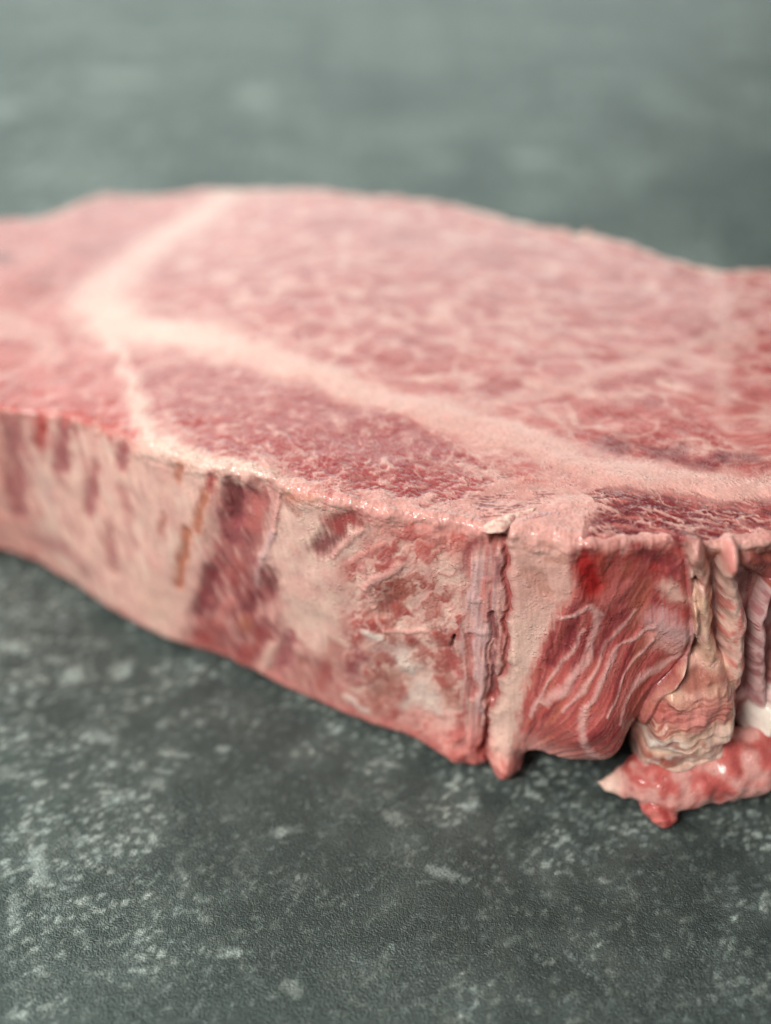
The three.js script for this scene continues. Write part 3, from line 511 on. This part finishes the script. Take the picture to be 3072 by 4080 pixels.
  console.log('skin', NU, NV, NU * NV, [...sets.keys()].join(' '));
}

// ---------------------------------------------------------------- strands, folds and flaps: swept lumps of flesh
// pts: x, y, z, half width, half depth; paint(point, along 0..1, around) -> colour; rough: lump heights
function sweep(name, pts, { seg = 120, ring = 56, lumps = 0.25, lump = 2.2, beads = 0, bead = 3, seed = 1, paint, label, relief = null, flare = [1, 0, 0] }) {
  const line = new THREE.CatmullRomCurve3(pts.map((p) => new THREE.Vector3(p[0], p[1], p[2])), false, 'centripetal');
  const pos = [], col = [], uv = [], idx = [], side = new THREE.Vector3(...flare), tan = new THREE.Vector3(), up = new THREE.Vector3(), sd = new THREE.Vector3(), q = new THREE.Vector3();
  const len = line.getLength();
  for (let i = 0; i <= seg; i++) {
    const t = i / seg, c = line.getPoint(t);
    line.getTangent(t, tan); up.crossVectors(tan, side).normalize(); sd.crossVectors(up, tan).normalize();
    const f = t * (pts.length - 1), k = Math.min(pts.length - 2, Math.floor(f)), cap = Math.sqrt(clamp(1 - Math.pow(Math.abs(t * 2 - 1), 9)));
    const rw = lerp(pts[k][3], pts[k + 1][3], ss(0, 1, f - k)) * cap, rd = lerp(pts[k][4], pts[k + 1][4], ss(0, 1, f - k)) * cap;
    for (let j = 0; j <= ring; j++) {
      const a = (j % ring) / ring * TAU, ca = Math.cos(a), sa = Math.sin(a);
      q.copy(c).addScaledVector(sd, ca * rw).addScaledVector(up, sa * rd);
      const d = (relief ? relief(q) : 0) + lumps * fbm(q.x / lump, q.y / lump, q.z / lump + seed * 9.7, 2) + beads * Math.sin(t * len / bead * TAU + 1.5 * N3(q.x / 3, q.y / 3, seed)) + 0.02 * N3(q.x / 0.35, q.y / 0.35, q.z / 0.35);
      const nx = q.x - c.x, ny = q.y - c.y, nz = q.z - c.z, l = Math.hypot(nx, ny, nz) || 1;
      q.x += nx / l * d * cap; q.y = Math.max(0.1, q.y + ny / l * d * cap); q.z += nz / l * d * cap;
      pos.push(q.x * 0.001, q.y * 0.001, q.z * 0.001); uv.push(t * len / 25, j / ring * TAU * Math.max(rw, rd) / 25);
      const cc = paint(q, t, a); const v = 1 + 0.1 * N3(q.x / 0.4, q.y / 0.4, q.z / 0.4) + 0.1 * fbm(q.x / 2, q.y / 2, q.z / 2, 2);
      col.push(cc[0] * v, cc[1] * v, cc[2] * v);
    }
  }
  for (let i = 0; i < seg; i++) for (let j = 0; j < ring; j++) { const a = i * (ring + 1) + j, b = a + ring + 1; idx.push(a, b, a + 1, b, b + 1, a + 1); }
  const g = new THREE.BufferGeometry();
  g.setAttribute('position', new THREE.Float32BufferAttribute(pos, 3)); g.setAttribute('uv', new THREE.Float32BufferAttribute(uv, 2)); g.setAttribute('color', new THREE.Float32BufferAttribute(col, 3)); g.setIndex(idx);
  g.computeVertexNormals();
  const nn = g.attributes.normal;                                      // close the ring's seam
  for (let i = 0; i <= seg; i++) { const a = i * (ring + 1), b = a + ring; for (let c = 0; c < 3; c++) { const s = (nn.array[a * 3 + c] + nn.array[b * 3 + c]) / 2; nn.array[a * 3 + c] = nn.array[b * 3 + c] = s; } }
  const m = new THREE.Mesh(g, meatMaterial);
  m.name = name; m.castShadow = m.receiveShadow = true;
  if (label) m.userData.label = label;
  steak.add(m);
  return m;
}
const two = (a, b, scale, seed, lo = -0.1, hi = 0.35) => (q) => { const c = a.slice(); mix(c, b, ss(lo, hi, fbm(q.x / scale, q.y / (scale * 1.8), q.z / scale + seed, 3))); return c; };

// the blurred pink flap that touches the table
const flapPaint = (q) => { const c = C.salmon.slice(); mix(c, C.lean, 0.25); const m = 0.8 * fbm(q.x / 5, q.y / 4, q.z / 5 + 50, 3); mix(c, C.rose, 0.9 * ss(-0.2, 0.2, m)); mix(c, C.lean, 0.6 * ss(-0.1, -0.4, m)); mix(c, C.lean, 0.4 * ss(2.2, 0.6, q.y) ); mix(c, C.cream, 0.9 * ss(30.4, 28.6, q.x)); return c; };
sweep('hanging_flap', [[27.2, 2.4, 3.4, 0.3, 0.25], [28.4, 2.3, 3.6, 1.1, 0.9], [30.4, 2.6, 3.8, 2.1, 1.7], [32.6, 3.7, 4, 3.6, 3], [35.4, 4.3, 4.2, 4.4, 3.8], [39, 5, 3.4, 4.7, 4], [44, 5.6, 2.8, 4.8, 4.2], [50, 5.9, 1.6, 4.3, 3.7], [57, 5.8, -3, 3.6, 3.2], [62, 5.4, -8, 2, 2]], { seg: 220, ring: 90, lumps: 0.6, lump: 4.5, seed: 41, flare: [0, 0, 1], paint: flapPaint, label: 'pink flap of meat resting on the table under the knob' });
sweep('flap_tip', [[34.2, 3.4, 5, 2.8, 2.4], [34.5, 2.3, 7, 2.6, 2], [34.7, 1.4, 8.3, 1.7, 1.3], [34.8, 0.7, 9.1, 0.8, 0.6]], { lumps: 0.25, lump: 4, seed: 47, paint: two(C.salmon, C.lean, 3, 43), label: 'red tip of the flap touching the table' });

// curled whitish membrane at the notch on the rim
sweep('membrane_curl', [[10.2, 39.9, -0.5, 0.35, 0.1], [11.2, 40.05, -0.6, 0.9, 0.2], [12.2, 40.15, -0.9, 1.15, 0.3], [13.2, 40.1, -2, 0.75, 0.28], [14.4, 40, -3.1, 0.4, 0.2], [15.8, 40, -3.7, 0.3, 0.16], [16.8, 40.1, -4.3, 0.2, 0.15]], { lumps: 0.1, lump: 0.9, seed: 57, flare: [0, 0, 1], paint: two(C.cream, C.rose, 1.2, 51, -0.1, 0.3), label: 'curled white membrane over the notch in the rim' });
sweep('membrane_curl_001', [[14.2, 39.9, -1.8, 0.2, 0.12], [15.4, 40, -2.4, 0.32, 0.2], [17, 40.1, -3, 0.36, 0.22], [18.6, 40, -3.4, 0.3, 0.2], [19.6, 40, -3.6, 0.2, 0.15]], { lumps: 0.12, lump: 0.8, seed: 59, flare: [0, 0, 1], paint: two(C.tendon, C.rose, 1, 53) });

// ---------------------------------------------------------------- the slate-look tabletop
{
  const xs = [], zs = [];
  const grow = (list, from, to, fine, k) => { let p = from, s = fine; while (p < to) { list.push(p); s = fine * (1 + Math.max(0, p - k) / 30); p += s; } list.push(to); };
  const half = []; grow(half, 0, 900, 0.42, 62); for (let i = half.length - 1; i > 0; i--) xs.push(-half[i]); xs.push(...half);
  const back = []; grow(back, 0, 1500, 0.42, 70); for (let i = back.length - 1; i > 0; i--) zs.push(38 - back[i]); const front = []; grow(front, 0, 420, 0.42, 0); zs.push(...front.map((z) => 38 + z));
  const nx = xs.length, nz = zs.length, pos = new Float32Array(nx * nz * 3), col = new Float32Array(nx * nz * 3), uv = new Float32Array(nx * nz * 2), idx = new Uint32Array((nx - 1) * (nz - 1) * 6);
  // pale marks in the print: x, z, half length, half width, turn, strength
  const marks = [[-17, 25, 1.5, 0.6, 0.1, 1.1], [-42, 14, 1, 4, -0.5, 0.9], [-43, 20, 0.7, 3, -0.3, 0.7], [-10, 29, 1.2, 1, 0.4, 0.6], [-39, -6, 2.2, 1, 0.3, 0.8], [-46, -18, 1.6, 2.2, 0, 0.9], [-39, -19, 1.4, 2.4, 0.4, 0.8], [-50, 0, 2, 1.4, 0.2, 0.6], [-13, 9, 1.3, 0.9, 0.3, 0.8], [1, 7, 2, 1, 0.4, 0.7], [7, 15, 2.6, 0.8, 0.3, 0.7], [-22, -4, 1, 0.6, 0, 0.9], [11, 5, 0.9, 1.4, 0.2, 0.5], [-49, -21, 2, 1, 0.2, 0.7], [-57, -24, 2.4, 1, 0.1, 0.8], [-30, 2, 1.6, 1, 0.4, 0.6], [-35, 4, 2, 1, -0.4, 0.6], [-28, -3, 2.4, 0.5, 0.1, 0.8],
    [-134, -488, 22, 14, 0, 0.7], [-58, -363, 10, 12, 0, 1], [-124, -397, 22, 12, 0.3, 0.8], [54, -272, 12, 8, 0, 0.9], [184, -470, 14, 14, 0, 0.7], [-159, -339, 12, 14, 0, 1], [21, -270, 8, 8, 0, 0.5], [-95, -305, 8, 12, 0, 0.6]];
  const shade = [0.026, 0.035, 0.033], pale = [0.44, 0.51, 0.455];
  for (let j = 0; j < nz; j++) for (let i = 0; i < nx; i++) {
    const k = j * nx + i, x = xs[i], z = zs[j];
    const patch = fbm(x / 55, z / 55, 201, 3), blot = fbm(x / 9, z / 9, 203, 4), spots = N3(x / 1.1, z / 1.1, 205);
    let t = 0.07 + 0.1 * patch + 0.11 * blot + ss(-60, -160, z) * 0.3 * fbm(x / 95, z / 120, 221, 3);
    const dense = ss(-0.15, 0.35, patch + 0.5 * blot + 0.25 * ss(-10, -50, x));
    const crumb = fbm(x / 2 + 0.4 * blot, z / 1.6, 207, 4), streak = ss(0.93, 0.995, ridge(x / 7 + 0.8 * blot, z / 5 + 0.8 * blot, 208)) * ss(0.05, 0.4, fbm(x / 12, z / 12, 209, 2));
    t += dense * (0.3 * ss(0.25, 0.8, spots) + 0.6 * ss(0.16, 0.42, crumb)) + 0.3 * streak + 0.2 * ss(0.5, 0.8, spots) * ss(-0.1, 0.3, crumb) + 0.14 * ss(0.22, 0.4, crumb);
    for (const m of marks) { const dx = x - m[0], dz = z - m[1], r = Math.max(m[2], m[3]) * 1.6; if (Math.abs(dx) > r || Math.abs(dz) > r) continue; const c = Math.cos(m[4]), s = Math.sin(m[4]); const d = Math.hypot((dx * c + dz * s) / m[2], (-dx * s + dz * c) / m[3]); t += 0.55 * m[5] * ss(1.15, 0.6, d + 0.5 * N3(x / 0.9, z / 0.9, 211) * (m[2] > 6 ? 0.2 : 1)); }
    const c = shade.slice(); mix(c, pale, clamp(t * 1.15 - 0.02, 0, 1));
    const hue = fbm(x / 4, z / 4, 215, 2); c[0] *= 1 + 0.07 * hue; c[2] *= 1 - 0.06 * hue;
    pos.set([x / 1000, 0, z / 1000], k * 3); col.set(c, k * 3); uv.set([x / 34, -z / 34], k * 2);
  }
  let n = 0;
  for (let j = 0; j < nz - 1; j++) for (let i = 0; i < nx - 1; i++) { const a = j * nx + i, b = a + 1, c = a + nx, d = c + 1; idx.set([a, c, b, b, c, d], n); n += 6; }
  const grain = tile(1024, (u, v) => { const q = clamp(0.66 + 0.42 * loopNoise(u, v, 210, 301) + 0.34 * loopNoise(u, v, 105, 302)) * 255; return [q, q, q]; });
  const leather = tile(1024, (u, v) => { const q = clamp(0.5 + 0.3 * loopNoise(u, v, 150, 311) + 0.2 * loopNoise(u, v, 70, 312)) * 255; return [q, q, q]; });
  const g = new THREE.BufferGeometry();
  g.setAttribute('position', new THREE.BufferAttribute(pos, 3)); g.setAttribute('uv', new THREE.BufferAttribute(uv, 2)); g.setAttribute('color', new THREE.BufferAttribute(col, 3)); g.setIndex(new THREE.BufferAttribute(idx, 1));
  g.computeVertexNormals();
  const m = new THREE.Mesh(g, new THREE.MeshPhysicalMaterial({ vertexColors: true, map: grain, bumpMap: leather, bumpScale: 0.00013, roughness: 0.5, ior: 1.85, specularColor: new THREE.Color(0.78, 1, 0.92) }));
  m.name = 'tabletop'; m.receiveShadow = true;
  m.userData = { kind: 'structure', label: 'dark grey slate-patterned tabletop with pale green specks under the steak', category: 'tabletop' };
  scene.add(m);
  console.log('tabletop', nx, nz);
}

scene.traverse((o) => { if (o.isMesh) o.castShadow = true; });
renderer.render(scene, camera);
